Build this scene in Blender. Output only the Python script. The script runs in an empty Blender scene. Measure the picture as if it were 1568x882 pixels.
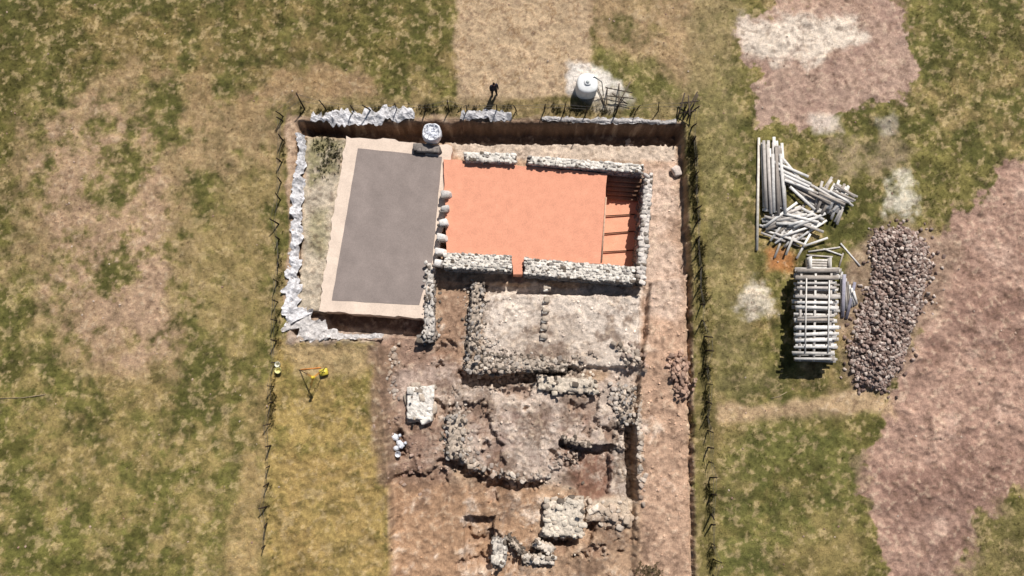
import bpy, math, random
import numpy as np
from mathutils import Vector, Matrix
random.seed(7); R=np.random.RandomState(11)
sc=bpy.context.scene
# ---------------- camera frame : image pixels cast through the camera to height z -> metres ----------------
TILT=math.radians(8); H=44.0; TH=31.4/(H/math.cos(TILT))
def P(px,py,z=0.0):
    u=(px-784)/784*TH; v=(441-py)/784*TH
    d=(u, v*math.cos(TILT)+math.sin(TILT), v*math.sin(TILT)-math.cos(TILT))
    t=(z-H)/d[2]
    return np.array([d[0]*t, -H*math.tan(TILT)+d[1]*t, z])
def W(poly,z=0.0): return np.array([P(a,b,z)[:2] for a,b in poly])
K=0.86
def c(r,g,b,k=1.0):
    l=np.array([((r/255)**2.2),((g/255)**2.2),((b/255)**2.2)]); return (l*.93+l.mean()*.07)*K*k
# ---------------- noise ----------------
TAB=[np.random.RandomState(100+i).rand(256,256) for i in range(24)]
def vn(x,y,s):
    T=TAB[s%24]; xi=np.floor(x).astype(int); yi=np.floor(y).astype(int)
    fx=x-xi; fy=y-yi; fx=fx*fx*(3-2*fx); fy=fy*fy*(3-2*fy)
    a=T[xi&255,yi&255]; b=T[(xi+1)&255,yi&255]; cc=T[xi&255,(yi+1)&255]; d=T[(xi+1)&255,(yi+1)&255]
    return (a*(1-fx)+b*fx)*(1-fy)+(cc*(1-fx)+d*fx)*fy
def fbm(x,y,size,octv=4,s=0,gain=.55):
    o=0;A=1;t=0;f=1/size
    for i in range(octv):
        ca,sa=math.cos(.6*i+s),math.sin(.6*i+s)
        o=o+A*vn((x*ca-y*sa)*f+17.3*i+s*5.1,(x*sa+y*ca)*f+9.7*i,s+i); t+=A; A*=gain; f*=2.03
    return np.clip((o/t-.5)*1.7+.5,0,1)
def worley(x,y,size,s):
    gx=x/size; gy=y/size; xi=np.floor(gx).astype(int); yi=np.floor(gy).astype(int)
    f1=np.full(x.shape,9.); f2=np.full(x.shape,9.); idv=np.zeros(x.shape)
    for a in(-1,0,1):
        for b in(-1,0,1):
            I=(xi+a)&255; J=(yi+b)&255; d=np.hypot(xi+a+TAB[s][I,J]-gx,yi+b+TAB[s+1][I,J]-gy)
            n=d<f1; f2=np.where(n,f1,np.minimum(f2,d)); idv=np.where(n,TAB[s+2][I,J],idv); f1=np.where(n,d,f1)
    return f1,f2,idv
def ss(a,b,x):
    t=np.clip((x-a)/(b-a),0,1); return t*t*(3-2*t)
def sdf(poly,x,y):
    n=len(poly); d=np.full(x.shape,1e9); ins=np.zeros(x.shape,bool)
    for i in range(n):
        ax,ay=poly[i]; bx,by=poly[(i+1)%n]; ex,ey=bx-ax,by-ay
        t=np.clip(((x-ax)*ex+(y-ay)*ey)/(ex*ex+ey*ey+1e-12),0,1)
        d=np.minimum(d,(x-ax-t*ex)**2+(y-ay-t*ey)**2)
        if ay!=by:
            cnd=((ay>y)!=(by>y))&(x<(bx-ax)*(y-ay)/(by-ay)+ax); ins^=cnd
    d=np.sqrt(d); return np.where(ins,d,-d)
# ---------------- mesh helpers ----------------
def mk(name,V,F,C,mat,smooth=False,parent=None):
    V=np.asarray(V,float).reshape(-1,3); me=bpy.data.meshes.new(name)
    me.vertices.add(len(V)); me.vertices.foreach_set('co',V.ravel())
    F=[np.asarray(f,int) for f in F if len(f)]
    loops=np.concatenate([f.ravel() for f in F]); tot=np.concatenate([np.full(len(f),f.shape[1]) for f in F])
    st=np.concatenate([[0],np.cumsum(tot)[:-1]])
    me.loops.add(len(loops)); me.loops.foreach_set('vertex_index',loops)
    me.polygons.add(len(tot)); me.polygons.foreach_set('loop_start',st)
    me.update(calc_edges=True)
    if smooth: me.polygons.foreach_set('use_smooth',np.ones(len(tot),bool))
    if C is not None:
        C=np.asarray(C,float).reshape(-1,3); ca=me.color_attributes.new('Col','FLOAT_COLOR','POINT')
        ca.data.foreach_set('color',np.hstack([C,np.ones((len(C),1))]).ravel())
    me.materials.append(mat); ob=bpy.data.objects.new(name,me); sc.collection.objects.link(ob)
    if parent: ob.parent=parent
    return ob
class MB:
    def __init__(s): s.V=[];s.F={3:[],4:[]};s.C=[];s.n=0
    def add(s,V,F,col):
        V=np.asarray(V,float); col=np.asarray(col,float)
        if col.ndim==1: col=np.tile(col,(len(V),1))
        s.V.append(V); s.C.append(col)
        for f in F:
            f=np.asarray(f,int)
            if len(f): s.F[f.shape[1]].append(f+s.n)
        s.n+=len(V)
    def make(s,name,mat,smooth=False,parent=None):
        return mk(name,np.vstack(s.V),[np.vstack(v) for v in s.F.values() if v],np.vstack(s.C),mat,smooth,parent)
def empty(name,loc=(0,0,0)):
    e=bpy.data.objects.new(name,None); e.empty_display_size=.3; sc.collection.objects.link(e); return e
# stones
import bmesh
def ico(n):
    b=bmesh.new(); bmesh.ops.create_icosphere(b,subdivisions=n,radius=1)
    V=np.array([v.co[:] for v in b.verts]); F=np.array([[v.index for v in f.verts] for f in b.faces]); b.free(); return V,F
IV,IF=ico(2)
ST=[];SB=[]
for i in range(16):
    r=np.random.RandomState(i)
    for lst,e0,jt in ((ST,.45,.045),(SB,.25,.04)):
        p=np.sign(IV)*np.abs(IV)**(e0+.2*r.rand()); p/=np.abs(p).max(0)
        for k in range(5):
            n=r.randn(3); n/=np.linalg.norm(n); dd=p@n; lim=.75+.45*r.rand(); p=p-np.outer(np.maximum(dd-lim,0),n)
        lst.append(p+r.randn(*p.shape)*jt)
def rotz(a,tx=0,ty=0):
    return np.array((Matrix.Rotation(a,3,'Z')@Matrix.Rotation(tx,3,'X')@Matrix.Rotation(ty,3,'Y')))
def stone(mb,pos,size,ang,col,tilt=.1,T=None,var=(.72,1.2)):
    M=rotz(ang,random.gauss(0,tilt),random.gauss(0,tilt)); V=(random.choice(T or ST)*np.array(size)*.5)@M.T+np.array(pos)
    cc=np.tile(col*(random.uniform(*var)),(len(V),1)); mb.add(V,[IF],cc)
def box(mb,cen,size,M,col):
    s=np.array([[x,y,z] for x in(-.5,.5) for y in(-.5,.5) for z in(-.5,.5)])*np.array(size)
    F=[[0,1,3,2],[4,6,7,5],[0,4,5,1],[2,3,7,6],[0,2,6,4],[1,5,7,3]]
    mb.add(s@np.asarray(M).T+np.array(cen),[F],col)
def beam(mb,a,b,w,t,col,roll=0):
    a=np.array(a,float);b=np.array(b,float); d=b-a; L=np.linalg.norm(d); x=d/L
    up=np.array([0,0,1.]) if abs(x[2])<.95 else np.array([0,1.,0]); y=np.cross(up,x); y/=np.linalg.norm(y); z=np.cross(x,y)
    M=np.stack([x,y,z],1)@np.array(Matrix.Rotation(roll,3,'X')); box(mb,(a+b)/2,(L,w,t),M,col)
def tube(mb,pts,rad,col,n=8):
    pts=[np.array(p,float) for p in pts]; rad=[rad]*len(pts) if np.isscalar(rad) else rad; V=[];F=[]
    for i,p in enumerate(pts):
        d=pts[min(i+1,len(pts)-1)]-pts[max(i-1,0)]; d/=np.linalg.norm(d)+1e-9
        u=np.cross(d,[0,0,1.]) if abs(d[2])<.9 else np.cross(d,[1.,0,0]); u/=np.linalg.norm(u); v=np.cross(d,u)
        for k in range(n): a=2*math.pi*k/n; V.append(p+rad[i]*(math.cos(a)*u+math.sin(a)*v))
    for i in range(len(pts)-1):
        for k in range(n): F.append([i*n+k,i*n+(k+1)%n,(i+1)*n+(k+1)%n,(i+1)*n+k])
    V.append(pts[0]);V.append(pts[-1]); m=len(pts)*n; T=[]
    for k in range(n): T.append([m,(k+1)%n,k]); T.append([m+1,(len(pts)-1)*n+k,(len(pts)-1)*n+(k+1)%n])
    mb.add(V,[F,T],col)
def lathe(mb,prof,cen,col,n=32,fn=None):
    V=[];F=[]
    for i,(r,z) in enumerate(prof):
        for k in range(n):
            a=2*math.pi*k/n; rr,zz=(r,z) if fn is None else fn(r,z,a); V.append([cen[0]+rr*math.cos(a),cen[1]+rr*math.sin(a),cen[2]+zz])
    for i in range(len(prof)-1):
        for k in range(n): F.append([i*n+k,i*n+(k+1)%n,(i+1)*n+(k+1)%n,(i+1)*n+k])
    mb.add(V,[F],col)
# ---------------- materials ----------------
def mat(name,col=None,rough=.9,n1=8,a1=.35,n2=40,a2=.3,bump=.4,bd=.02,spec=.2):
    m=bpy.data.materials.new(name); m.use_nodes=True; N=m.node_tree.nodes; L=m.node_tree.links; b=N['Principled BSDF']
    b.inputs['Roughness'].default_value=rough; b.inputs['Specular IOR Level'].default_value=spec
    tc=N.new('ShaderNodeTexCoord')
    def noise(s,d=5):
        n=N.new('ShaderNodeTexNoise'); n.inputs['Scale'].default_value=s; n.inputs['Detail'].default_value=d; n.inputs['Roughness'].default_value=.65
        L.new(tc.outputs['Object'],n.inputs['Vector']); return n
    x=noise(n1); y=noise(n2)
    def mr(n,a):
        r=N.new('ShaderNodeMapRange'); r.inputs[1].default_value=.3; r.inputs[2].default_value=.7; r.inputs[3].default_value=1-a; r.inputs[4].default_value=1+a
        L.new(n.outputs['Fac'],r.inputs[0]); return r
    p=N.new('ShaderNodeMath'); p.operation='MULTIPLY'; L.new(mr(x,a1).outputs[0],p.inputs[0]); L.new(mr(y,a2).outputs[0],p.inputs[1])
    v=N.new('ShaderNodeVectorMath'); v.operation='SCALE'; L.new(p.outputs[0],v.inputs['Scale'])
    if col is None:
        a=N.new('ShaderNodeAttribute'); a.attribute_name='Col'; L.new(a.outputs['Color'],v.inputs[0])
    else: v.inputs[0].default_value=tuple(col)
    L.new(v.outputs[0],b.inputs['Base Color'])
    bp=N.new('ShaderNodeBump'); bp.inputs['Strength'].default_value=bump; bp.inputs['Distance'].default_value=bd; L.new(y.outputs['Fac'],bp.inputs['Height']); L.new(bp.outputs[0],b.inputs['Normal'])
    return m
M_ground=mat('soil_and_grass',n1=5,a1=.18,n2=14,a2=.28,bump=.7,bd=.08)
M_stone=mat('field_stone',n1=5,a1=.25,n2=22,a2=.3,bump=.6,bd=.03)
M_mortar=mat('concrete_slab',n1=.9,a1=.13,n2=14,a2=.12,bump=.25,bd=.015)
M_wood=mat('weathered_wood',n1=4,a1=.25,n2=35,a2=.25,bump=.3,bd=.01)
M_grass=mat('grass_blades',n1=3,a1=.15,n2=20,a2=.1,bump=0)
M_sheet=mat('plastic_sheeting',n1=3,a1=.2,n2=12,a2=.2,bump=.8,bd=.08,rough=.5,spec=.5)
M_terra=mat('terracotta_screed',n1=1.6,a1=.1,n2=13,a2=.14,bump=.4,bd=.02)
M_paint=mat('painted_surface',n1=4,a1=.08,n2=20,a2=.06,bump=.1,rough=.5,spec=.4)
M_cloth=mat('cloth',n1=10,a1=.12,n2=50,a2=.12,bump=.3,bd=.01)
# ---------------- ground ----------------
STEP=.07
fx=np.arange(-35.5,35.5,STEP); fy=np.arange(-19,21.5,STEP)
out=np.array([3,8,16,35,80,160,320,640.])
xs=np.concatenate([fx[0]-out[::-1],fx,fx[-1]+out]); ys=np.concatenate([fy[0]-out[::-1],fy,fy[-1]+out])
X,Y=np.meshgrid(xs,ys,indexing='ij')
PX=fbm(X,Y,1.3,5,3,.62)
WXf=(PX-.5)*2
def mask(poly,soft=.3,warp=.4,z=0):
    w=W(poly,z); m=np.zeros(X.shape)
    pad=soft+warp+.5; x0,y0=w.min(0)-pad; x1,y1=w.max(0)+pad
    i0,i1=np.searchsorted(xs,[x0,x1]); j0,j1=np.searchsorted(ys,[y0,y1])
    if i1<=i0 or j1<=j0: return m
    sl=(slice(i0,i1),slice(j0,j1)); d=sdf(w,X[sl],Y[sl])+warp*WXf[sl]; m[sl]=ss(-soft,soft,d); return m
n_big=fbm(X,Y,9,4,1); n_mid=fbm(X,Y,2.5,5,2); n_sm=fbm(X,Y,.7,4,4); n_f=fbm(X,Y,.25,3,6); n_b2=fbm(X,Y,5,6,12,.62); n_g=fbm(X,Y,.45,4,14,.7); n_p=fbm(X,Y,1.4,6,18,.68)
def L3(a,b,t): return a*(1-t[...,None])+b*t[...,None]
one=np.ones(X.shape)
col=L3(one[...,None]*c(98,96,48),c(134,124,68),ss(.25,.75,n_mid*.5+n_sm*.5))
col=L3(col,c(168,140,94),ss(.5,.78,n_b2*.5+n_p*.5)*.65)
grass=np.ones(X.shape)
def paint(poly,rgb,soft=.3,warp=.5,op=1.,g=None,nz=None,k=1.):
    global col,grass
    m=mask(poly,soft,warp)*op
    if nz is not None: m=m*ss(nz[1],nz[2],nz[0])
    col=L3(col,c(*rgb,k=k),m)
    if g is not None: grass=grass*(1-m)+g*m
mx=.4*n_mid+.35*n_p+.25*n_g
# --- left field
paint([(-200,-200),(690,-200),(690,90),(560,130),(420,110),(200,110),(60,150),(20,380),(-200,450)],(96,90,44),1.2,1.2,.65,nz=(mx,.2,.55))
paint([(-200,-200),(690,-200),(690,90),(560,130),(200,110),(0,130)],(150,126,80),1.2,1.2,.6,nz=(n_p*.6+n_b2*.4,.5,.7))
paint([(60,160),(200,120),(300,125),(420,155),(430,350),(410,470),(330,540),(250,580),(120,560),(50,500),(20,400),(25,240)],(172,142,104),1.0,1.8,.8,.5,(mx,.3,.58))
paint([(60,185),(180,160),(250,220),(280,400),(270,530),(120,540),(70,400)],(186,152,122),.9,1.4,.75,.3,(mx,.38,.62))
paint([(200,320),(300,330),(290,520),(200,560),(150,430)],(192,158,128),.9,1.4,.7,.3,(mx,.38,.6))
paint([(420,110),(560,95),(570,140),(500,165),(430,160),(380,150)],(176,142,106),.5,.7,.8,.3)
paint([(250,100),(480,60),(560,120),(300,170)],(160,130,88),.9,1.2,.55,.6,(mx,.3,.6))
paint([(-50,470),(60,520),(150,620),(330,620),(390,560),(360,900),(-50,900)],(116,116,54),1.2,1.5,.6,1,(n_mid,.2,.6))
paint([(-50,470),(60,520),(150,620),(390,560),(360,900),(-50,900)],(160,138,86),1.2,1.5,.6,.8,(n_p,.54,.76))
paint([(40,640),(200,610),(260,700),(200,800),(60,760)],(158,136,84),1.2,1.5,.75,.7,(mx,.35,.65))
paint([(150,800),(330,720),(340,900),(120,900)],(166,142,90),1.2,1.5,.6,.7,(mx,.4,.65))
paint([(380,600),(418,590),(412,900),(335,900),(350,780),(375,690)],(190,158,106),.7,.7,.8,.5,(mx,.15,.6))
paint([(270,300),(420,260),(420,520),(300,540),(250,450)],(150,132,78),1,1.2,.6,.7,(mx,.25,.55))
# --- top
paint([(697,-100),(905,-100),(908,100),(870,150),(700,160),(696,60)],(204,174,138),.2,.35,.95,.12)
paint([(697,-100),(905,-100),(908,100),(870,150),(700,160),(696,60)],(146,114,80),.3,.35,.8,None,(n_g*.6+n_f*.4,.5,.7))
paint([(905,-100),(1110,-100),(1125,60),(1060,150),(1000,120),(940,80),(905,60)],(180,148,110),.6,.9,.85,.4,(mx,.05,.5))
paint([(915,80),(1000,95),(1040,140),(1030,175),(930,150)],(124,118,66),.6,.8,.8,.9)
paint([(1070,-80),(1140,-80),(1130,190),(1120,300),(1150,480),(1200,600),(1090,610),(1070,300),(1060,120)],(146,132,86),.7,.8,.65,.7)
paint([(1128,40),(1170,15),(1260,-10),(1370,-20),(1392,60),(1398,150),(1330,150),(1295,180),(1230,195),(1170,190),(1155,110),(1125,85)],(194,160,140),.12,.9,.95,.03)
paint([(1128,40),(1390,-20),(1398,150),(1230,195),(1155,110)],(150,118,104),.3,.9,.65,.03,(n_g*.4+n_p*.6,.48,.7))
paint([(1130,35),(1210,20),(1310,25),(1325,60),(1260,95),(1190,100),(1135,80)],(242,224,202),.5,.9,.85,.0,(mx,.22,.5))
paint([(1240,175),(1290,175),(1290,203),(1245,203)],(226,208,190),.3,.3,.8,.0)
paint([(1180,-60),(1320,-60),(1340,20),(1200,20)],(186,152,130),.5,.9,.8,.1)
paint([(1270,215),(1380,200),(1390,240),(1330,260),(1280,280)],(174,148,122),.5,.8,.65,.2,(mx,.2,.6))
paint([(1340,180),(1370,170),(1375,205),(1350,210)],(196,182,164),.3,.4,.7,.1)
# --- white splashes
paint([(1378,270),(1395,268),(1412,330),(1395,350),(1350,330),(1360,300)],(224,214,190),.4,.7,.9,.0,(mx,.35,.6))
paint([(1130,450),(1165,435),(1198,455),(1190,485),(1150,490),(1125,470)],(232,216,192),.4,.8,.85,.0,(mx,.35,.6))
paint([(1175,385),(1215,385),(1215,415),(1175,415)],(204,132,76),.3,.3,.75,.1)
paint([(872,98),(905,95),(945,125),(970,150),(935,170),(890,160),(868,140)],(240,230,218),.25,.4,.85,.0,(mx,.05,.5))
# --- right soil
pink=[(1620,200),(1540,250),(1490,300),(1455,345),(1415,362),(1400,500),(1355,595),(1362,650),(1320,700),(1308,760),(1345,800),(1350,850),(1330,920),(1470,950),(1500,800),(1570,740),(1700,740)]
paint(pink,(188,150,130),.2,1.0,.97,.02)
paint(pink,(214,180,158),.8,1.,.65,None,(n_b2*.6+n_p*.4,.5,.7))
paint(pink,(140,106,92),.8,1.,.65,None,(fbm(X,Y,4,6,15,.68),.5,.72))
paint([(1500,790),(1600,740),(1620,920),(1440,950),(1470,860)],(128,116,72),.8,1.2,.8,.8,(mx,.2,.6))
paint([(1285,430),(1340,345),(1430,340),(1475,390),(1410,520),(1355,610),(1300,600),(1290,530)],(164,136,114),.5,.6,.8,.1)
# --- path + lower right
paint([(1085,622),(1200,612),(1300,596),(1360,600),(1365,632),(1240,634),(1100,652)],(194,162,124),.35,.4,.9,.1)
paint([(1100,655),(1300,650),(1320,700),(1310,780),(1330,900),(1095,900)],(112,112,58),.6,.6,.6,1)
paint([(1100,655),(1300,650),(1320,700),(1310,780),(1330,900),(1095,900)],(150,132,80),.6,.6,.6,1,(n_p,.5,.75))
paint([(1210,800),(1330,830),(1330,900),(1190,900)],(162,138,88),.7,.8,.6,.6)
# --- inside the enclosure
paint([(440,175),(1048,185),(1060,400),(1068,900),(590,950),(590,740),(580,520),(440,515)],(192,160,130),.12,.25,1,.02)
paint([(420,520),(585,530),(592,740),(600,950),(405,950),(412,640)],(180,152,90),.25,.3,.95,.95)
paint([(420,520),(585,530),(592,740),(600,950),(405,950),(412,640)],(122,112,58),.25,.3,.75,.95,(mx,.48,.68))
paint([(430,700),(580,700),(590,900),(430,900)],(182,148,92),.8,.8,.6,.8,(mx,.3,.65))
paint([(440,525),(570,530),(560,580),(450,580)],(194,164,120),.4,.5,.7,.5)
paint([(1050,180),(1068,180),(1092,480),(1100,900),(1064,900),(1062,480)],(132,118,70),.15,.3,.9,.8)
paint([(440,150),(1050,150),(1046,182),(440,178)],(138,118,82),.3,.3,.7,.8,(mx,.2,.5))
paint([(985,230),(1045,230),(1055,500),(1062,900),(980,900),(985,500)],(200,162,134),.2,.25,.9,.0)
paint([(990,250),(1040,240),(1046,500),(990,480)],(224,196,174),.5,.5,.75,.0,(mx,.1,.6))
paint([(690,208),(1040,212),(1040,240),(690,235)],(220,198,176),.15,.2,.9,.0)
paint([(462,182),(1048,187),(1046,210),(640,206),(466,202)],(112,88,72),.12,.12,.85,.0)   # soil painted darker here to deepen the shade of the north cut
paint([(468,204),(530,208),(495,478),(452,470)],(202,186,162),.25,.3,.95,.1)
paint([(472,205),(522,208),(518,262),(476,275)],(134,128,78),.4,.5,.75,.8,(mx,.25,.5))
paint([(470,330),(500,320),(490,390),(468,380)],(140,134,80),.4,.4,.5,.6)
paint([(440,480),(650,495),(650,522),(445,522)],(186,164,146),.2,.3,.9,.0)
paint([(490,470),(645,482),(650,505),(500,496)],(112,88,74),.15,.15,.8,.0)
paint([(575,520),(700,500),(715,600),(690,740),(600,745),(590,650)],(168,136,116),.3,.4,.95,.0)
paint([(565,530),(605,530),(605,740),(580,740),(566,640)],(146,118,96),.3,.3,.85,.1)
paint([(605,575),(690,560),(690,600),(610,640)],(204,180,164),.5,.5,.7,.0)
paint([(668,440),(718,440),(710,560),(665,540)],(172,138,112),.15,.2,.95,.0)
paint([(738,432),(985,438),(985,570),(735,562)],(234,216,198),.2,.25,.95,.0)
paint([(850,470),(970,500),(960,560),(740,555),(760,520)],(184,164,146),.5,.6,.65,.0,(mx,.38,.62))
paint([(700,580),(975,575),(972,770),(830,745),(690,705)],(210,188,170),.25,.4,.95,.0)
paint([(720,640),(930,630),(900,720),(740,720)],(164,136,124),.6,.6,.8,.0,(mx,.38,.62))
paint([(597,742),(830,742),(830,900),(597,950)],(186,146,112),.3,.3,.95,.02)
paint([(830,742),(980,770),(980,950),(800,950)],(194,158,126),.3,.3,.95,.02)
paint([(905,765),(972,765),(972,800),(900,802)],(220,198,172),.15,.2,.9,.0)
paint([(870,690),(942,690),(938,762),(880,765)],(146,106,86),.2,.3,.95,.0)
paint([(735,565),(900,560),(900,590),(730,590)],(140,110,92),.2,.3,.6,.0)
digm=mask([(600,430),(985,430),(1060,900),(597,950)],.4,.3)
col=L3(col,c(234,218,200),digm*ss(.56,.8,n_sm*.3+n_p*.45+n_g*.25)*.55)
col=L3(col,c(118,92,74),digm*ss(.56,.78,fbm(X,Y,1.8,6,17,.68))*.7)
bare=1-ss(.2,.8,grass)
col=L3(col,c(76,74,34),grass*ss(.56,.8,n_f*.35+n_g*.65)*.6)
col=L3(col,c(84,78,38),grass*ss(.58,.78,fbm(X,Y,1.1,5,20,.66))*.5)
col=L3(col,c(204,176,128),grass*ss(.58,.82,fbm(X,Y,.35,4,8,.65))*.5)
col=L3(col,c(214,190,160),bare*ss(.6,.8,n_f*.6+n_g*.4)*.35); col=L3(col,c(112,86,68),bare*ss(.6,.82,fbm(X,Y,.35,4,13,.65))*.45)
# heights
Z=.10*(n_big-.5)+.06*(n_mid-.5)*grass+.05*(n_sm-.5)
WXf=(fbm(X,Y,.6,5,19,.62)-.5)*2
def lev(poly,z,soft=.12,warp=.12,rg=1.):
    global Z
    m=mask(poly,soft,warp); Z=Z*(1-m)+(z+rg*(.07*(n_sm-.5)+.04*(n_f-.5)+.08*(n_mid-.5)))*m
lev([(456,188),(1048,191),(1058,420),(1064,900),(600,980),(596,740),(580,522),(446,512)],-1.0,.1,.12)
lev([(468,190),(1044,193),(1042,214),(690,211),(470,207)],-1.7,.06,.14)
lev([(415,525),(582,530),(594,740),(598,980),(400,980)],-.25,.5,.2)
lev([(462,203),(545,207),(510,480),(450,474)],-.42,.12,.12)
lev([(490,470),(645,480),(652,515),(492,504)],-1.7,.12,.08)
lev([(665,430),(985,436),(985,452),(665,446)],-1.2,.15,.1)
lev([(1000,430),(1054,420),(1064,900),(970,950),(976,650),(985,560)],-.4,.1,.12)
lev([(738,448),(985,450),(980,560),(870,562),(760,572),(716,572),(722,520)],-.62,.08,.14)
lev([(705,585),(972,580),(970,690),(880,685),(860,720),(830,738),(790,742),(745,730),(690,705),(690,640)],-.74,.07,.3)
lev([(596,745),(972,770),(975,980),(600,980)],-.95,.3,.2)
lev([(700,566),(760,574),(870,560),(880,564),(870,576),(770,592),(704,590)],-1.8,.05,.2)
lev([(688,706),(740,731),(790,742),(834,738),(834,750),(788,758),(736,748),(686,722)],-1.65,.05,.25)
lev([(960,652),(976,652),(978,768),(966,768)],-2.1,.04,.1)
lev([(888,692),(938,688),(936,762),(890,760)],-1.6,.06,.15)
lev([(860,676),(905,684),(942,686),(942,698),(900,698),(860,686)],-2.0,.05,.18)
lev([(708,795),(757,795),(752,880),(712,880)],-1.65,.05,.1)
lev([(774,832),(800,860),(795,880),(776,880)],-1.3,.05,.1)
lev([(826,824),(898,822),(912,790),(918,800),(906,842),(826,842)],-1.6,.06,.12)
lev([(905,765),(964,765),(970,800),(900,802)],-.7,.05,.08)
lev([(600,650),(612,660),(640,735),(600,735)],-1.2,.1,.2)
# ragged pockets left by the digging
pit=ss(.62,.68,fbm(X,Y,1.5,5,22,.6))*mask([(598,520),(700,510),(700,590),(970,590),(975,770),(975,870),(700,870),(690,745),(600,740)],.3,.3)
Z=Z-.38*pit; col=L3(col,c(150,118,98),pit*.5)
lev([(924,250),(986,250),(984,420),(918,412)],-2.5,.08,0,0)
for (a,b,r,h) in [(885,105,1.1,.25),(1385,310,.9,.12),(1160,465,1.2,.1),(1225,60,3.2,.2),(1040,575,.9,.25),(965,545,.9,.25)]:
    p=P(a,b); Z=Z+h*np.exp(-((X-p[0])**2+(Y-p[1])**2)/r**2)*(.6+.8*n_sm)
pk=mask(pink,1,.5); Z=Z+pk*(.26*(fbm(X,Y,1.6,5,21,.6)-.5)+.1*(n_g-.5))
mound=mask([(1335,360),(1380,348),(1412,372),(1418,420),(1400,480),(1385,540),(1350,592),(1312,585),(1300,540),(1312,490),(1335,430)],.6,.3); Z=Z+mound*.35
inbld=mask([(918,240),(990,240),(988,425),(914,420)],.01,0)
Z=Z+(1-inbld)*(bare*(.06*(n_f-.5)+.05*(n_g-.5))+grass*(.05*(n_f-.5)+.08*(n_g-.5)))
# half-buried masonry : tumbled stones set in the earth
f1,f2,idv=worley(X+.15*(n_sm-.5),Y+.15*(n_f-.5),.34,5)
rm=np.zeros(X.shape)
for poly,o in (([(712,545),(905,545),(905,600),(712,590)],.9),([(712,432),(745,432),(738,560),(712,560)],.9),([(685,630),(715,630),(712,705),(745,730),(835,738),(865,715),(885,690),(905,690),(870,745),(800,755),(690,725)],.9),([(690,590),(980,575),(975,770),(700,740)],.45),([(600,525),(700,515),(695,740),(600,740)],.4),([(738,440),(985,440),(985,570),(738,570)],.25),([(700,750),(980,765),(975,900),(700,900)],.35),([(935,585),(975,585),(978,770),(945,770)],.8)):
    rm=np.maximum(rm,mask(poly,.2,.3)*o)
rm=rm*ss(.38,.6,n_p*.6+n_sm*.4+.35*(rm-.5))
st=ss(.04,.22,f2-f1)
Z=Z+rm*(st*(.07+.16*idv)-.1)
col=L3(col,c(212,194,174)*(.55+.6*idv[...,None]),rm*st*.65)
col=L3(col,c(96,76,62),rm*(1-st)*.7)
col=col*(1+(.45*(n_sm-.5)+.45*(n_f-.5)+.5*(n_g-.5)+.4*(n_p-.5))[...,None]*(0.6+.3*grass[...,None]))
col=np.clip(col,.008,.9)
nx,ny=X.shape
idx=np.arange(nx*ny).reshape(nx,ny)
F=np.stack([idx[:-1,:-1],idx[1:,:-1],idx[1:,1:],idx[:-1,1:]],-1).reshape(-1,4)
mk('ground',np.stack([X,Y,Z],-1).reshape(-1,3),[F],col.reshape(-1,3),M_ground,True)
o8=len(out)
def gi(x,y):
    return int(np.clip(round((x-fx[0])/STEP)+o8,0,nx-1)),int(np.clip(round((y-fy[0])/STEP)+o8,0,ny-1))
def hz(x,y): return Z[gi(x,y)]
def G(px,py,dz=0):
    p=P(px,py,0); z=hz(p[0],p[1]); p=P(px,py,z); p[2]=hz(p[0],p[1])+dz; return p
# ---------------- grass ----------------
def tufts(name,xy,hmin,hmax,nb,wd,tint=1.,own=None,spread=.8):
    n=len(xy); ii=np.clip(np.round((xy[:,0]-fx[0])/STEP).astype(int)+o8,0,nx-1); jj=np.clip(np.round((xy[:,1]-fy[0])/STEP).astype(int)+o8,0,ny-1)
    z=Z[ii,jj]; cc=col[ii,jj]
    hh=R.uniform(hmin,hmax,n); V=np.zeros((n,nb,3,3)); a=R.rand(n,nb)*6.283; til=R.rand(n,nb)*spread
    h=hh[:,None]*R.uniform(.6,1.2,(n,nb)); bx=xy[:,0,None]+R.randn(n,nb)*.03; by=xy[:,1,None]+R.randn(n,nb)*.03
    px_,py_=-np.sin(a)*wd,np.cos(a)*wd
    V[:,:,0]=np.stack([bx+px_,by+py_,np.tile(z[:,None]-.01,(1,nb))],-1); V[:,:,1]=np.stack([bx-px_,by-py_,np.tile(z[:,None]-.01,(1,nb))],-1)
    V[:,:,2]=np.stack([bx+np.cos(a)*h*til,by+np.sin(a)*h*til,z[:,None]+h],-1)
    if own is not None: cc=np.tile(own,(n,1))*.6+cc*.4
    C=np.repeat((cc*R.uniform(.65,1.4,(n,1))*tint)[:,None,:],nb*3,1).reshape(-1,3)
    mk(name,V.reshape(-1,3),[np.arange(n*nb*3).reshape(-1,3)],C,M_grass)
xy=np.stack([R.uniform(-34,34,150000),R.uniform(-18,20,150000)],1)
gi_=np.clip(((xy-[fx[0],fy[0]])/STEP).round().astype(int)+o8,0,[nx-1,ny-1]); g=grass[gi_[:,0],gi_[:,1]]*(.2+1.2*ss(.3,.7,n_mid[gi_[:,0],gi_[:,1]]*.5+n_g[gi_[:,0],gi_[:,1]]*.5))
xy=xy[R.rand(len(xy))<g*.5]
tufts('meadow_grass',xy,.05,.12,4,.015,1.3,spread=1.2)
def along(path,n,w,clump=0):
    o=[]
    cl=[random.random()*(len(path)-1) for _ in range(max(1,clump))]
    for _ in range(n):
        k=random.random()*(len(path)-1)
        if clump: k=min(max(random.choice(cl)+random.gauss(0,.04),0),len(path)-1.001)
        i=int(k); t=k-i; a=path[i];b=path[i+1]
        p=P(a[0]*(1-t)+b[0]*t,a[1]*(1-t)+b[1]*t); o.append([p[0]+random.gauss(0,w),p[1]+random.gauss(0,w)])
    return np.array(o)
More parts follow.
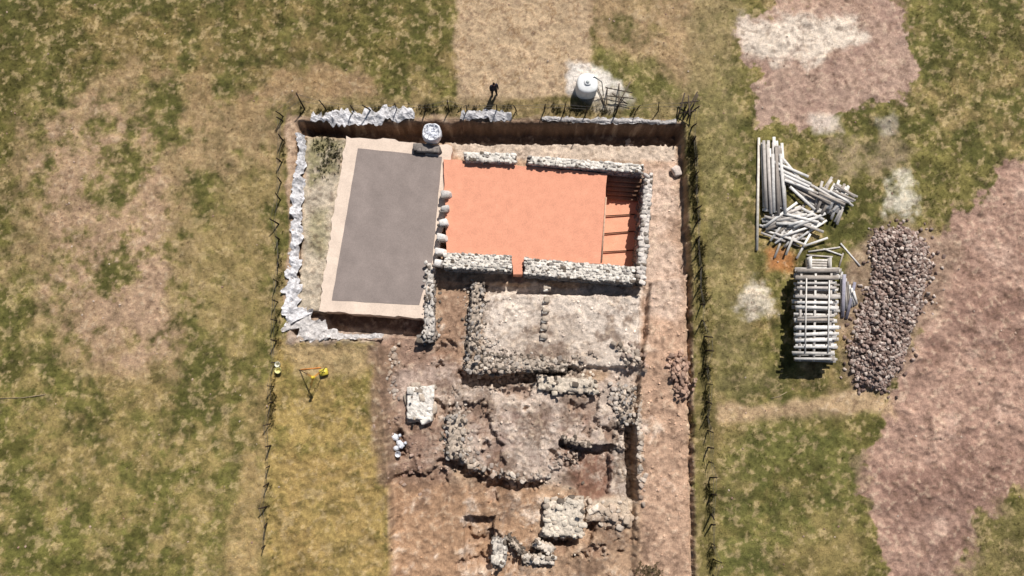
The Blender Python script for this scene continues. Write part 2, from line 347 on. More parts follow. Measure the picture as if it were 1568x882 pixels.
tw=np.vstack([along([(1058,190),(1064,300),(1072,400),(1078,500),(1082,640),(1086,760),(1090,880)],1100,.12,40),along([(434,200),(425,520),(414,640),(408,830)],160,.1,18),along([(440,172),(600,168),(760,165),(900,170),(1046,176)],300,.15,24)])
tufts('tall_weeds',tw,.12,.38,7,.02,.85,c(98,92,48))
tufts('weed_patch',np.vstack([along([(480,212),(510,230),(492,262)],170,.35),along([(982,874),(1012,884)],130,.22)]),.08,.24,7,.025,.9,c(98,98,50))
# ---------------- loose stones on soil ----------------
mb=MB(); cnt=0
while cnt<2000:
    a,b=random.uniform(590,1060),random.uniform(195,882)
    if 640<a<1005 and b<440: continue
    if a<690 and b<500: continue
    p=G(a,b); s=random.choice([.04,.05,.06,.08,.12])*random.uniform(.7,1.3)
    if b>745 and random.random()<.6: continue
    stone(mb,p+[0,0,s*.05],(s*1.3,s,s*.5),random.random()*6,col[gi(p[0],p[1])]*1.2,.3); cnt+=1
for _ in range(1100):
    a,b=random.uniform(-10,1570),random.uniform(0,882); p=G(a,b)
    if 430<a<1060 and 170<b: continue
    i,j=gi(p[0],p[1]); s=random.uniform(.04,.11)
    if grass[i,j]>.5 and random.random()<.8: continue
    stone(mb,p+[0,0,s*.1],(s*1.3,s,s*.6),random.random()*6,c(*random.choice([(206,184,164),(156,124,106),(186,158,138)])),.3)
mb.make('scattered_stones',M_stone)
# ---------------- rubble walls ----------------
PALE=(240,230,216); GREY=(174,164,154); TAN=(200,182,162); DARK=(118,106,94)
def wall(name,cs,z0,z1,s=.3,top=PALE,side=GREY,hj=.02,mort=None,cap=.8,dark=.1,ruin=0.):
    A,B,C_,D=[P(a,b,z1)[:2] for a,b in cs]
    Ln=(np.linalg.norm(B-A)+np.linalg.norm(C_-D))/2; Wd=(np.linalg.norm(D-A)+np.linalg.norm(C_-B))/2
    nl=max(2,int(round(Ln/s))); nw=max(1,int(round(Wd/(s*.9)))); nk=max(1,int(round((z1-z0)/(s*.62)))); dz=(z1-z0)/nk
    ang=math.atan2(*(B-A)[::-1]); mb=MB(); sx,sy=Ln/nl,Wd/nw; sd_=random.random()*50
    mc=c(*(mort or tuple(int(t*.97) for t in top))); mu=max(3,int(Ln/.1)); mv=max(3,int(Wd/.1)); V=[];C2=[]
    er=.03+.12*ruin
    def low(x,y): 
        if ruin<=0: return 0
        return ruin*.9*max(0,fbm(np.array([x+sd_]),np.array([y]),.8,3,7)[0]-.5)
    for i in range(mu+1):
        for j in range(mv+1):
            u,v=i/mu,j/mv; u2=.02+.96*u; v2=.05+.9*v; p=(A*(1-u2)+B*u2)*(1-v2)+(D*(1-u2)+C_*u2)*v2
            e=i in(0,mu) or j in(0,mv)
            if e: p=p+(((A+B+C_+D)/4)-p)/max(np.linalg.norm((A+B+C_+D)/4-p),.2)*random.random()*er
            V.append([p[0]+random.gauss(0,.01),p[1]+random.gauss(0,.01),z1-.05+random.gauss(0,.02+.03*ruin)-(.05 if e else 0)-low(*p)]); C2.append(mc*random.choice([.6,.8,.95,1.05,1.1]))
    ix=np.arange((mu+1)*(mv+1)).reshape(mu+1,mv+1); q=np.stack([ix[:-1,:-1],ix[1:,:-1],ix[1:,1:],ix[:-1,1:]],-1).reshape(-1,4); Fq=list(map(list,q))
    ring=list(ix[:,0])+list(ix[-1,1:])+list(ix[-2::-1,-1])+list(ix[0,-2:0:-1]); nb=len(V)
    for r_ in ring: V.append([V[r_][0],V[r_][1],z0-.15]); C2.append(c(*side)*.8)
    for k in range(len(ring)): k2=(k+1)%len(ring); Fq.append([ring[k],nb+k,nb+k2,ring[k2]])
    mb.add(V,[Fq],np.array(C2))
    for k in range(nk):
        for i in range(nl):
            for j in range(nw):
                tp=k==nk-1; ed=i in(0,nl-1) or j in(0,nw-1)
                if not(tp or ed): continue
                if tp and random.random()>cap: continue
                u=(i+.5+(0 if k%2 else .35)*(0<i<nl-1))/nl+random.gauss(0,.22+.2*ruin)/nl; v=(j+.5)/nw+random.gauss(0,.14+.2*ruin)/nw
                u=min(max(u,.25/nl),1-.25/nl)
                p=(A*(1-u)+B*u)*(1-v)+(D*(1-u)+C_*u)*v; q=random.uniform(.55,1.3)
                sz=(sx*q*random.uniform(.9,1.35),sy*(q*.5+.5)*random.uniform(.75,1.1),dz*random.uniform(.9,1.1))
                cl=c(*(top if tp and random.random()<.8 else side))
                if random.random()<dark: cl=c(*DARK)
                lo_=low(*p)
                stone(mb,[p[0],p[1],z0+(k+.5)*dz+((random.uniform(-1,1)*(hj+.05*ruin)-lo_) if tp else 0)],sz,ang+random.gauss(0,.16+.35*ruin),cl,.04+.12*ruin,SB,(.68,1.12))
    if ruin>0:
        for _ in range(int(14*ruin*(Ln+Wd))):
            u,v=random.random(),random.random()
            if random.random()<.7: v=random.choice([-.15,1.15])+random.gauss(0,.15)
            p=(A*(1-u)+B*u)*(1-v)+(D*(1-u)+C_*u)*v; q=random.uniform(.06,.22)
            stone(mb,[p[0],p[1],max(hz(*p),z0 if 0<v<1 else -9)+q*.2+(z1-z0 if 0<v<1 else 0)],(q*1.3,q,q*.7),random.random()*6,c(*random.choice([top,side,DARK])),.3)
    mb.make(name,M_stone)
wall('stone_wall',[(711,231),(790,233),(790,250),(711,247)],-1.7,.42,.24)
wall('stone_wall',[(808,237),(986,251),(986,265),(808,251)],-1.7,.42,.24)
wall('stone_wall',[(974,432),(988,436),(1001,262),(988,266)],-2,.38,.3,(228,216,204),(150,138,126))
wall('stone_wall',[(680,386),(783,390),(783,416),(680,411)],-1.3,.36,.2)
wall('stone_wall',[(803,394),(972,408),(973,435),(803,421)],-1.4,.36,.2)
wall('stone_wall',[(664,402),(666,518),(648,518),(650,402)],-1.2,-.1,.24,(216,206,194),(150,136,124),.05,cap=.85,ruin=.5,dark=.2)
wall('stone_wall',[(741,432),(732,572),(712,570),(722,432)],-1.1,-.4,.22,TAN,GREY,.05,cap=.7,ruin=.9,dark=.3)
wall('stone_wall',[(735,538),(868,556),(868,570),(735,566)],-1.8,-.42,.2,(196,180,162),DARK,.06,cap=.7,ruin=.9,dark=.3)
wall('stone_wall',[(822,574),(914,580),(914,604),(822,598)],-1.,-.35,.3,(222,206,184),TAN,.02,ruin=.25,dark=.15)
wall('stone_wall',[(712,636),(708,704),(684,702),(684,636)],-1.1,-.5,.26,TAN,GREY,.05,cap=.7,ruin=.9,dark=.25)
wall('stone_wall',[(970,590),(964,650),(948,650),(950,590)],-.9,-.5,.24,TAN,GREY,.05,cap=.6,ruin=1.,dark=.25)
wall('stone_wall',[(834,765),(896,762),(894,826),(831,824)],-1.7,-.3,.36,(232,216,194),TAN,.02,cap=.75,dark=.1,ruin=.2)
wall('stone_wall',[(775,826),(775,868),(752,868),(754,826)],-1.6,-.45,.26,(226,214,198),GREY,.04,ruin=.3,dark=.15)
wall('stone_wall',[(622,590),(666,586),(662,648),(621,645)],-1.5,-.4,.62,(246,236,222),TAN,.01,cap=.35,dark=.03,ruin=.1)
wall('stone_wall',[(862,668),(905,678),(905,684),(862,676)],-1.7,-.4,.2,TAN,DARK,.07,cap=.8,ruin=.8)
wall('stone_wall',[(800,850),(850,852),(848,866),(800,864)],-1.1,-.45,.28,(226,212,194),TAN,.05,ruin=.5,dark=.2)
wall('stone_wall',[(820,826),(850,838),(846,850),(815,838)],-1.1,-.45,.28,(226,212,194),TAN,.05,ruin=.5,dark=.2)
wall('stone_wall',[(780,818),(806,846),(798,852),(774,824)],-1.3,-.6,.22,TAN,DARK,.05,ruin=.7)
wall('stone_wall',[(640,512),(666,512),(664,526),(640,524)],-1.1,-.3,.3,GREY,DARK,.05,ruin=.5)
def blocks(name,pts,sz,z0,z1,colr=GREY,topc=(214,206,196)):
    mb=MB()
    for (a,b) in pts:
        p=P(a,b,z1); hh=z1-z0; stone(mb,[p[0],p[1],(z0+z1)/2],(sz[0]*random.uniform(.85,1.15),sz[1]*random.uniform(.85,1.15),hh),random.gauss(0,.1),c(*colr),.03,SB)
        stone(mb,[p[0]-sz[0]*.15,p[1]-sz[1]*.4,z1-.2],(sz[0]*.9,sz[1]*.4,.25),random.gauss(0,.1),c(*topc),.05,SB)
    mb.make(name,M_stone)
blocks('stone_pillar_bases',[(683,296),(681,318),(679,340),(677,362),(675,384),(671,402)],(.66,.46),-.5,.42,(228,220,212),(140,130,122))
blocks('column_stones',[(838,440),(837,458),(836,474),(835,488),(834,500),(833,514)],(.42,.4),-.8,-.3,TAN,PALE)
def rocks(name,path,n,w,s,cols,lift=.0,buried=.12):
    mb=MB()
    for _ in range(n):
        k=random.random()*(len(path)-1); i=int(k); t=k-i
        a=path[i][0]*(1-t)+path[i+1][0]*t+random.gauss(0,w); b=path[i][1]*(1-t)+path[i+1][1]*t+random.gauss(0,w)
        p=G(a,b); q=s[0]+(s[1]-s[0])*random.random()**1.8; stone(mb,p+[0,0,q*buried+random.random()*lift],(q*1.35,q,q*.6),random.random()*6,c(*random.choice(cols))*.6+col[gi(p[0],p[1])]*.4,.18,SB)
    mb.make(name,M_stone)
CS=[(224,212,196),TAN,GREY,(186,164,146)]
rocks('rubble_edge',[(690,698),(715,705),(745,720),(790,731),(830,726),(862,708),(880,686)],130,4,(.08,.3),CS,.05)
rocks('rubble_edge',[(712,570),(760,567),(820,561),(870,553),(905,546)],100,4,(.08,.3),CS,.08)
rocks('rubble_edge',[(604,530),(600,570),(604,610)],45,4,(.1,.3),CS)
rocks('rubble_heap',[(955,535),(975,545),(965,556)],100,7,(.1,.3),[(170,142,126),TAN,DARK],.3)
rocks('rubble_heap',[(1036,548),(1042,575),(1044,602)],190,7,(.1,.28),[(184,148,130),(200,166,146),(154,122,108)],.3)
rocks('rubble_heap',[(945,590),(940,610),(950,640)],70,6,(.1,.3),CS,.1)
rocks('rubble_edge',[(974,590),(978,650),(980,700),(981,765)],90,3,(.1,.3),CS)
rocks('rubble_spread',[(725,445),(735,520),(760,550),(850,560)],240,9,(.06,.22),CS)
rocks('rubble_spread',[(700,600),(700,680),(760,720)],110,10,(.06,.24),CS)
rocks('rubble_spread',[(600,640),(640,700),(620,735)],60,14,(.06,.2),[(190,165,150),(160,130,116)])
rocks('rubble_spread',[(895,770),(935,790),(966,800)],60,8,(.15,.45),[(222,208,190),(214,190,166)],0,.05)
rocks('boulder',[(1034,260),(1037,266)],2,1,(.5,.6),[(230,220,212)],0,.25)
rocks('boulder',[(962,217),(966,220)],3,2,(.3,.4),[(220,200,180)])
# big stone heap
mb=MB(); hp=W([(1335,360),(1380,348),(1410,374),(1416,420),(1398,480),(1382,540),(1348,596),(1312,588),(1300,540),(1312,490),(1335,430)])
n=0
while n<4500:
    p=np.array([random.uniform(hp[:,0].min()-.6,hp[:,0].max()+1.8),random.uniform(hp[:,1].min()-.5,hp[:,1].max()+.5)])
    d=sdf(hp,np.array([p[0]]),np.array([p[1]]))[0]
    if d<-random.expovariate(3.4 if p[0]>P(1380,0)[0] else 6): continue
    if d<0 and random.random()<.6: continue
    s=random.uniform(.08,.23); z=hz(*p)+min(max(d,0),1.)*.5*random.random()
    stone(mb,[p[0],p[1],z+s*.2],(s*1.25,s,s*.75),random.random()*6,c(*random.choice([(178,156,144),(156,130,118),(210,192,178),(126,104,94),(170,148,136)])),.5,SB if n%2 else ST,(.65,1.2)); n+=1
mb.make('stone_heap',M_stone)
# ---------------- slabs ----------------
def refine(w,step=.3,amp=.03):
    o=[]
    for i in range(len(w)):
        a,b=w[i],w[(i+1)%len(w)]; n=max(1,int(np.linalg.norm(b-a)/step))
        for k in range(n): o.append(a+(b-a)*k/n+(np.array([random.gauss(0,amp),random.gauss(0,amp)]) if k else 0))
    return np.array(o)
def prism(name,w,z0,z1,colr,m,parent=None):
    n=len(w); me=bpy.data.meshes.new(name); V=[(*p,z0) for p in w]+[(*p,z1) for p in w]
    ar=sum(w[i][0]*w[(i+1)%n][1]-w[(i+1)%n][0]*w[i][1] for i in range(n)); 
    F=[[i,(i+1)%n,n+(i+1)%n,n+i] for i in range(n)]+[list(range(n,2*n))]
    if ar<0: F=[f[::-1] for f in F]
    me.from_pydata(V,[],F); ca=me.color_attributes.new('Col','FLOAT_COLOR','POINT')
    for d in ca.data: d.color=(*colr,1)
    me.materials.append(m); ob=bpy.data.objects.new(name,me); sc.collection.objects.link(ob)
    if parent: ob.parent=parent
    return ob
ter=empty('concrete_terrace')
prism('border_screed',refine(W([(530,208),(692,224),(690,290),(668,400),(650,488),(488,476)],-.25),.3,.045),-1.9,-.25,c(236,212,190),M_mortar,ter)
prism('grey_surface',refine(W([(548,227),(677,240),(662,400),(642,467),(508,460)],-.235),.6,.01),-.26,-.235,c(152,138,130),M_mortar,ter)
flo=empty('terracotta_floor')
prism('main_screed',refine(W([(679,244),(710,246),(930,266),(921,404),(803,400),(800,420),(786,420),(783,396),(684,388)],0),.4,.02),-2.6,0,c(240,162,128),M_terra,flo)
prism('lower_screed',W([(922,300),(978,302),(976,412),(914,408)],-1.7),-2.4,-1.7,c(246,172,136),M_terra,flo)
mb=MB()
for k in range(5):
    a=P(924,300-k*7,-1.6+k*.2); b=P(982,304-k*7,-1.6+k*.2); beam(mb,a,b,.4,.2,c(170,130,104))
mb.make('steps',M_stone,parent=flo)
mb=MB()
for (a,b) in (((922,331),(972,328)),((921,358),(971,354)),((920,386),(970,383))):
    beam(mb,P(*a,-1.58),P(*b,-1.6),.06,.06,c(90,66,50))
beam(mb,P(928,302,.02),P(921,402,.02),.10,.05,c(214,170,140))
mb.make('joists',M_wood,parent=flo)
wall('stone_block',[(637,220),(674,222),(673,234),(636,232)],-.3,.15,.45,(150,140,132),(90,82,78),.02)
# ---------------- plastic sheeting ----------------
def sheet(name,outer,inner,zo,zi,amp=.1,colr=(236,232,232),seed=1,hump=.1):
    def path(pt,n):
        pt=np.array(pt,float); d=np.r_[0,np.cumsum(np.linalg.norm(np.diff(pt,axis=0),axis=1))]; t=np.linspace(0,d[-1],n)
        return np.stack([np.interp(t,d,pt[:,0]),np.interp(t,d,pt[:,1])],1),d[-1]
    L_=path(outer,2)[1]; n=int(L_/1.3); m=18; o,_=path(outer,n); i_,_=path(inner,n); V=[];C=[]
    for a in range(n):
        sm=lambda q,k: vn(np.array([a/k+q*7.7]),np.array([q*3.1]),seed)[0]-.5
        r0=sm(1,9)*.5+sm(2,3)*.35; r1=sm(3,10)*.6+sm(4,3)*.4
        for b in range(m):
            t=r0+(1-r0+r1)*b/(m-1); q=o[a]*(1-t)+i_[a]*t; z=zo*(1-t)+zi*t+hump*math.sin(math.pi*np.clip(t,0,1))
            p=P(q[0],q[1],z)
            nn=fbm(np.array([p[0]*1.0]),np.array([p[1]*1.0]),.45,4,seed)[0]-.5; rr=abs(fbm(np.array([p[0]*1.6+p[1]*1.3]),np.array([p[1]*.9-p[0]*.3]),.28,3,seed+3)[0]-.5)
            V.append([p[0]+nn*.12,p[1]+nn*.1,max(z,hz(p[0],p[1])+.03)+amp*(nn*1.8+1.1*rr)]); C.append(c(*colr)*(0.72+.7*rr+.3*nn))
    idx=np.arange(n*m).reshape(n,m); F=np.stack([idx[:-1,:-1],idx[1:,:-1],idx[1:,1:],idx[:-1,1:]],-1).reshape(-1,4)
    mk(name,V,[F],C,M_sheet,False)
sheet('plastic_sheet',[(456,205),(450,280),(442,370),(436,460),(437,500)],[(471,208),(466,280),(461,370),(460,450),(468,485)],.05,-.38,.2)
sheet('plastic_sheet',[(437,500),(470,518),(520,519),(584,519)],[(466,474),(488,492),(524,509),(588,512)],-.2,-.5,.2,(222,214,208),seed=4)
sheet('plastic_sheet',[(478,171),(540,167),(634,167)],[(474,190),(545,189),(636,185)],.06,.04,.18,seed=6)
sheet('plastic_sheet',[(706,171),(745,171),(782,173)],[(704,183),(745,185),(784,184)],.06,.04,.18,(216,212,212),seed=8)
sheet('plastic_sheet',[(830,177),(900,180),(960,182),(1036,184)],[(830,186),(900,188),(960,189),(1036,191)],.04,.02,.1,(206,198,192),seed=10)
# ---------------- fence ----------------
def fence(name,path,n,hgt,lean=.06,wires=2,dark=(56,46,40)):
    mb=MB(); pt=np.array(path,float); d=np.r_[0,np.cumsum(np.linalg.norm(np.diff(pt,axis=0),axis=1))]; tp=[]
    for k in range(n):
        t=d[-1]*(k+random.uniform(-.15,.15)*(0<k<n-1))/(n-1); a=np.interp(t,d,pt[:,0]); b=np.interp(t,d,pt[:,1]); p=G(a,b)
        h=hgt*random.uniform(.75,1.15); q=p+[random.gauss(0,lean)*h,random.gauss(0,lean)*h,h]; r=random.uniform(.03,.05)
        tube(mb,[p-[0,0,.2],(p+q)/2+[random.gauss(0,.02),0,0],q],[r*1.2,r,r*.8],c(*dark)*random.uniform(.7,1.4),7); tp.append((p,q))
    for w in range(wires):
        f=.55+.38*w/max(1,wires-1)
        for (p,q),(p2,q2) in zip(tp,tp[1:]):
            a=p+(q-p)*f; b=p2+(q2-p2)*f; m=(a+b)/2-[0,0,.05]; tube(mb,[a,m,b],.009,c(110,105,100),5)
    mb.make(name,M_wood)
fence('wire_fence',[(434,178),(440,168),(600,170),(760,169),(900,172),(1048,170)],18,1.5,.1)
fence('wire_fence',[(434,185),(428,330),(424,520),(416,640),(406,835)],22,1.1,.12)
fence('wire_fence',[(1058,172),(1064,300),(1070,420),(1078,520),(1082,640),(1088,760),(1092,880)],30,1.1,.12)
mb=MB()
for a,b,h in (((1036,186),(1044,150),.1),((1052,184),(1064,152),.1),((1040,160),(1064,163),.2),((1038,176),(1060,178),.25),((1044,186),(1062,150),.3),((1052,150),(1050,186),.35)):
    tube(mb,[G(*a,h),G(*b,h+.7)],.045,c(90,78,68))
mb.make('wooden_gate',M_wood)
mb=MB()
for a,b,h0,h1 in (((925,140),(966,148),.6,.6),((928,152),(968,156),.55,.55),((930,134),(926,166),0,.8),((948,128),(944,172),.0,.9),((940,172),(962,134),.0,.9),((960,160),(935,150),.1,.7),((912,128),(930,172),.05,.1)):
    tube(mb,[G(*a,h0),G(*b,h1)],.035,c(110,96,82)*random.uniform(.5,1.1))
mb.make('wooden_trestle',M_wood)
mb=MB()
for a,b in (((0,610),(70,604)),((1180,610),(1205,600))): tube(mb,[G(*a,.03),G((a[0]+b[0])/2,(a[1]+b[1])/2+2,.04),G(*b,.03)],.022,c(160,142,112))
mb.make('fallen_branch',M_wood)
# ---------------- timber ----------------
WD=[(240,234,226),(224,216,206),(204,194,184),(246,240,232),(176,164,152)]
def wcol(): return c(*random.choice(WD))*random.uniform(.75,1.08)
def plank(mb,px,py,deg,L_,w,t,z,tilt=0):
    g=P(px,py,z); a=math.radians(deg); d=np.array([math.cos(a),math.sin(a),math.tan(tilt)])*L_/2; beam(mb,g-d,g+d,w,t,wcol(),random.gauss(0,.05))
mb=MB()
beam(mb,G(1161,212,.12),G(1158,384,.12),.14,.1,c(232,222,206))
for lay in range(4):
    for k in range(5):
        x=1170+k*7+random.gauss(0,1.3)-lay*.3; plank(mb,x+2,272+random.gauss(0,7),90+random.gauss(-1.5,1.4)+k*.5,random.uniform(3.7,4.6),.18,.07,.1+lay*.12)
for _ in range(34):
    t=random.random(); plank(mb,1206+t*42+random.gauss(0,4),268+t*34+random.gauss(0,7),-33+random.gauss(0,7),random.uniform(1.5,2.4),.17,.05,.08+random.random()*.4,random.gauss(0,.03))
for _ in range(34):
    plank(mb,random.uniform(1192,1240),random.uniform(322,345),random.gauss(8,14),random.uniform(1.6,2.8),.16,.05,.08+random.random()*.4,random.gauss(0,.03))
for _ in range(16):
    plank(mb,random.uniform(1190,1250),random.uniform(345,378),random.gauss(48,14),random.uniform(1.3,2.3),.13,.05,.08+random.random()*.25,random.gauss(0,.04))
for _ in range(8):
    plank(mb,random.uniform(1180,1215),random.uniform(350,372),random.gauss(-18,10),random.uniform(1.3,2.),.13,.05,.08+random.random()*.25,random.gauss(0,.04))
for _ in range(34):
    t=random.random(); plank(mb,1256+t*36+random.gauss(0,3),300+t*8+random.gauss(0,8),58+random.gauss(0,7),random.uniform(1.2,1.9),.16,.05,.08+random.random()*.4,random.gauss(0,.03))
for _ in range(14): plank(mb,random.uniform(1250,1296),random.uniform(288,306),-28+random.gauss(0,6),random.uniform(1.2,1.9),.14,.05,.5+random.random()*.1)
for a in ((1262,382,8,2.0),(1302,390,-52,1.8),(1255,392,-4,1.6),(1288,398,70,.9),(1275,386,-20,1.2)): plank(mb,a[0],a[1],a[2],a[3],.09,.05,.06)
mb.make('timber_pile',M_wood)
mb=MB()
ncr=9
for lay in range(ncr):
    z=.1+lay*.16
    for x in (1226,1248,1272):
        a=P(x+1,412,z);b=P(x-2,553,z); beam(mb,a,b,.12,.08,wcol())
    for k in range(15):
        t=k/14; y=414+t*136+random.gauss(0,1.2); xl,xr=1219-t*1+random.gauss(0,2.4),1283-t*6+random.gauss(0,3)
        if random.random()<.05: continue
        beam(mb,P(xl,y+random.gauss(0,1.2),z+.08),P(xr,y+random.gauss(0,1.2),z+.08),random.uniform(.12,.24),.055,wcol())
for x in (1233,1268): 
    z=.1+ncr*.16; beam(mb,P(x+2,424+random.gauss(0,5),z),P(x,540,z),.07,.04,wcol())
for k in range(4): beam(mb,P(1236,398+k*4,.55),P(1272,399+k*4,.55),.13,.06,wcol())
beam(mb,P(1238,394,.45),P(1238,416,.45),.1,.8,wcol()); beam(mb,P(1268,396,.45),P(1268,416,.45),.1,.8,wcol())
mb.make('plank_stack',M_wood)
mb=MB()
for k in range(7): beam(mb,P(1289+k*3,416+k*5,.15+.05*k),P(1288+k*4,478-k*2,.12),.14,.05,wcol()*.9)
beam(mb,P(1293,420,.5),P(1290,486,.1),.2,.05,c(170,166,178)); beam(mb,P(1309,432,.3),P(1296,488,.1),.18,.05,c(150,146,160))
mb.make('loose_boards',M_wood)
# ---------------- sack, tank, buckets, tripod ----------------
def sq(r,z,a,amp=.05,p=5,sd=0): 
    k=(abs(math.cos(a))**p+abs(math.sin(a))**p)**(-1/p); return r*(.55+.45*k)*(1+amp*math.sin(5*a+sd+z*4)*.6+amp*math.sin(11*a+z*9)*.5),z+amp*.6*math.sin(7*a+sd)*r
ro=empty('bulk_bag'); mb=MB(); p=P(662,206,.1)
lathe(mb,[(.42,0),(.55,.1),(.6,.4),(.6,.7),(.55,.85),(.52,.88),(.47,.84),(.44,.74),(.3,.72),(.12,.76),(.01,.78)],(p[0],p[1],-.25),c(240,240,244),40,lambda r,z,a:sq(r,z,a,.05,3))
mb.make('bag_body',M_sheet,True,ro); mb=MB()
for k in range(4):
    a=k*math.pi/2+.8; q=np.array([p[0]+.5*math.cos(a),p[1]+.5*math.sin(a),.6]); s=np.array([-math.sin(a),math.cos(a),0])*.16; i_=np.array([-math.cos(a),-math.sin(a),0])
    tube(mb,[q-s,q-s*.8+i_*.14+[0,0,.1],q+i_*.2+[0,0,.12],q+s*.8+i_*.14+[0,0,.1],q+s],.025,c(210,212,220))
for k in range(14):
    a=random.random()*6.3; rr=random.random()*.33; q=np.array([p[0]+rr*math.cos(a),p[1]+rr*math.sin(a),.5]); stone(mb,q,(.26,.12,.1),random.random()*6,c(226,228,236),.3)
mb.make('lifting_loops_and_fill',M_cloth,parent=ro)
ro=empty('water_tank'); mb=MB(); p=G(897,138)
pr=[(.0,0),(.62,0)]; 
for k in range(5): z=.1+k*.18; pr+=[(.66,z),(.68,z+.06),(.66,z+.12),(.64,z+.15)]
pr+=[(.66,1.02),(.62,1.1),(.5,1.16),(.28,1.2),(.22,1.21),(.21,1.27),(.18,1.29),(.001,1.29)]
lathe(mb,pr,p,c(250,250,246),36,lambda r,z,a:sq(r,z,a,.012,4)); mb.make('tank_body',M_paint,True,ro)
mb=MB(); tube(mb,[p+[.3,.32,1.14],p+[.42,.36,1.2],p+[.9,.1,1.0],p+[1.1,-.4,.1]],.03,c(80,90,90)); lathe(mb,[(.02,.0),(.11,.0),(.11,.05),(.02,.06)],p+[0,0,1.29],c(210,214,210),16); mb.make('hose_and_lid',M_paint,parent=ro)
def bucket(name,px,py,r,h,colr):
    mb=MB(); p=G(px,py); lathe(mb,[(.001,.02),(r*.75,.0),(r,h),(r*1.08,h),(r*1.06,h-.03),(r*.95,h-.03),(r*.72,.05),(.001,.05)],p,colr,20)
    tube(mb,[p+[r,0,h],p+[r*.7,r*.6,h+.05],p+[0,r,h+.03],p+[-r*.7,r*.6,h+.05],p+[-r,0,h]],.01,c(90,90,90),5); mb.make(name,M_paint)
bucket('yellow_bucket',428,567,.19,.3,c(236,226,150)); bucket('white_bucket',427,558,.16,.3,c(236,232,210))
bucket('white_bucket',612,694,.17,.3,c(230,230,235))
mb=MB()
for (a,b,s) in ((606,668,.5),(614,680,.46),(608,686,.36)):
    p=G(a,b); V=IV*np.array([s*.62,s*.45,s*.36]); nn=np.array([fbm(np.array([v[0]*3]),np.array([v[1]*3+v[2]]),.6,3,5)[0]-.5 for v in V]); V=V*(1+.8*nn[:,None]); 
    tube(mb,[p+[s*.5,.05,.2],p+[s*.75,.1,.28]],[.08,.1],c(225,228,236)); mb.add(V@rotz(random.random()*3).T+p+[0,0,s*.28],[IF],c(236,238,244))
mb.make('white_sacks',M_sheet,False)
ro=empty('survey_tripod'); mb=MB(); hd=P(480,578,1.35)
for a,b in ((458,566),(500,562),(471,606)):
    g=G(a,b); m=g+(hd-g)*.55; tube(mb,[g,m],.022,c(70,60,50)); s=np.cross(hd-g,[0,0,1.]); s=s/np.linalg.norm(s)*.035
    beam(mb,m+s,hd+s,.03,.03,c(230,150,40)); beam(mb,m-s,hd-s,.03,.03,c(230,150,40))
lathe(mb,[(.001,0),(.1,0),(.1,.05),(.07,.06),(.07,.12),(.09,.14),(.09,.26),(.05,.3),(.001,.3)],hd,c(236,200,40),16); mb.make('legs_and_head',M_paint,parent=ro)
mb=MB(); p=G(497,570); box(mb,p+[0,0,.12],(.46,.38,.22),rotz(.3),c(244,224,60)); box(mb,p+[0,0,.25],(.48,.4,.05),rotz(.3),c(236,210,60)); tube(mb,[p+[-.1,0,.28],p+[-.08,0,.34],p+[.08,0,.34],p+[.1,0,.28]],.015,c(40,40,40)); mb.make('instrument_case',M_paint)
mb=MB(); tube(mb,[G(460,566,.05),G(492,563,.06)],.03,c(232,140,50)); mb.make('ranging_pole',M_paint)
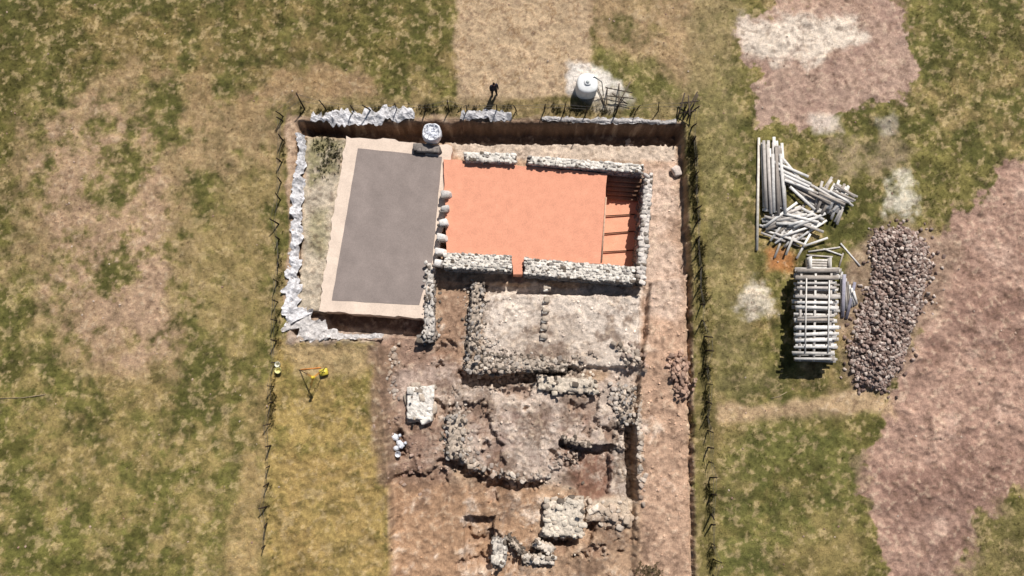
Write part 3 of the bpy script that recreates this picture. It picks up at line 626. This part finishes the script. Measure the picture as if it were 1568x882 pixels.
# ---------------- person ----------------
def person(name,px,py,ang,shirt,trous):
    root=empty(name); base=G(px,py)
    J=[(0,0,.95,.14),(0,.01,1.14,.135),(0,.01,1.33,.165),(0,0,1.47,.06),(0,-.015,1.56,.052)]
    E=[(0,1),(1,2),(2,3),(3,4)]
    for s in(-1,1):
        i=len(J)
        J+=[(s*.18,.01,1.41,.09),(s*.23,.03,1.17,.07),(s*.245,-.06,.96,.05),(s*.245,-.09,.9,.034)]; E+=[(2,i),(i,i+1),(i+1,i+2),(i+2,i+3)]
        i=len(J); J+=[(s*.1,0,.88,.12),(s*.12,-.03*s,.5,.085),(s*.14,.02,.1,.062),(s*.16,-.13,.05,.045)]; E+=[(0,i),(i,i+1),(i+1,i+2),(i+2,i+3)]
    me=bpy.data.meshes.new('body'); me.from_pydata([j[:3] for j in J],E,[]); ob=bpy.data.objects.new('body',me); sc.collection.objects.link(ob)
    ob.modifiers.new('Skin','SKIN')
    if me.skin_vertices:
        for i,j in enumerate(J): me.skin_vertices[0].data[i].radius=(j[3]*(1.25 if i in(1,2) else 1),j[3]*(.85 if i in (1,2) else 1)); me.skin_vertices[0].data[i].use_root=(i==0)
    sd=ob.modifiers.new('Sub','SUBSURF'); sd.levels=2; sd.render_levels=2
    dg=bpy.context.evaluated_depsgraph_get(); m2=bpy.data.meshes.new_from_object(ob.evaluated_get(dg)); bpy.data.objects.remove(ob)
    V=np.array([v.co[:] for v in m2.vertices]); Cc=[]
    for v in V:
        if v[2]>1.5 or (abs(v[0])>.2 and v[2]<.95): k=c(190,140,110)
        elif v[2]>.93: k=shirt
        elif v[2]<.1: k=c(50,40,35)
        else: k=trous
        Cc.append(k)
    ca=m2.color_attributes.new('Col','FLOAT_COLOR','POINT')
    for i,k in enumerate(Cc): ca.data[i].color=(*k,1)
    m2.materials.clear(); m2.materials.append(M_cloth); m2.polygons.foreach_set('use_smooth',np.ones(len(m2.polygons),bool))
    b=bpy.data.objects.new('body',m2); sc.collection.objects.link(b); b.parent=root
    mb=MB(); hv,hf=ico(3); h=hv*np.array([.078,.098,.115]); h[:,0]*=np.where(h[:,2]<-.03,.85,1); h[:,1]-=np.where((h[:,1]<-.08)&(abs(h[:,0])<.02)&(abs(h[:,2]+.01)<.03),.025,0)
    hc=np.where(((h[:,2]>.045)|((h[:,1]>.0)&(h[:,2]>-.05)))[:,None],c(38,30,26),c(190,140,110)); h=h*np.where((hc[:,0]<.1)[:,None],1.07,1)
    mb.add(h+[0,-.02,1.65],[hf],hc)
    for s in(-1,1):
        mb.add(hv*[.012,.022,.033]+[s*.082,-.01,1.64],[hf],c(185,132,104)); mb.add(hv*[.014,.008,.009]+[s*.03,-.112,1.655],[hf],c(235,230,225)); mb.add(hv*.007+[s*.03,-.119,1.655],[hf],c(40,30,25))
    mb.add(hv*[.026,.008,.007]+[0,-.113,1.59],[hf],c(150,80,75)); mb.make('head',M_cloth,True,root)
    mb=MB()
    for s in(-1,1):
        x=s*.245
        for f,l in zip(range(4),(.07,.08,.075,.06)):
            q=np.array([x+(f-1.5)*.019,-.1,.885]); tube(mb,[q,q+[0,-.02,-l*.5],q+[0,-.01,-l]],[.009,.008,.007],c(190,140,110),6)
        q=np.array([x-s*.03,-.09,.9]); tube(mb,[q,q+[-s*.02,-.02,-.025],q+[-s*.015,-.035,-.05]],[.011,.009,.008],c(190,140,110),6)
    mb.make('fingers',M_cloth,True,root)
    root.location=base; root.rotation_euler=(0,0,ang)
person('standing_person',757,145,.3,c(56,54,64),c(44,42,48))
# ---------------- light, world, camera ----------------
EL=math.radians(51); AZ=math.radians(23)
sd=Vector((math.sin(AZ)*math.cos(EL),math.cos(AZ)*math.cos(EL),math.sin(EL)))
l=bpy.data.lights.new('sun','SUN'); l.energy=5.0; l.angle=math.radians(.5); l.color=(1,.965,.925)
lo=bpy.data.objects.new('sun',l); sc.collection.objects.link(lo); lo.rotation_euler=sd.to_track_quat('Z','Y').to_euler(); lo.location=(10,20,40)
w=bpy.data.worlds.new('World'); sc.world=w; w.use_nodes=True; N=w.node_tree.nodes; s=N.new('ShaderNodeTexSky'); s.sky_type='NISHITA'; s.sun_disc=False
s.sun_elevation=EL; s.sun_rotation=AZ; w.node_tree.links.new(s.outputs[0],N['Background'].inputs[0]); N['Background'].inputs[1].default_value=.05
cd=bpy.data.cameras.new('drone_camera'); co=bpy.data.objects.new('drone_camera',cd); sc.collection.objects.link(co)
cd.sensor_width=36; cd.lens=18/TH; cd.clip_end=3000; co.location=(0,-H*math.tan(TILT),H); co.rotation_euler=(TILT,0,0); sc.camera=co
sc.view_settings.view_transform='Standard'; sc.view_settings.look='None'; sc.view_settings.exposure=0
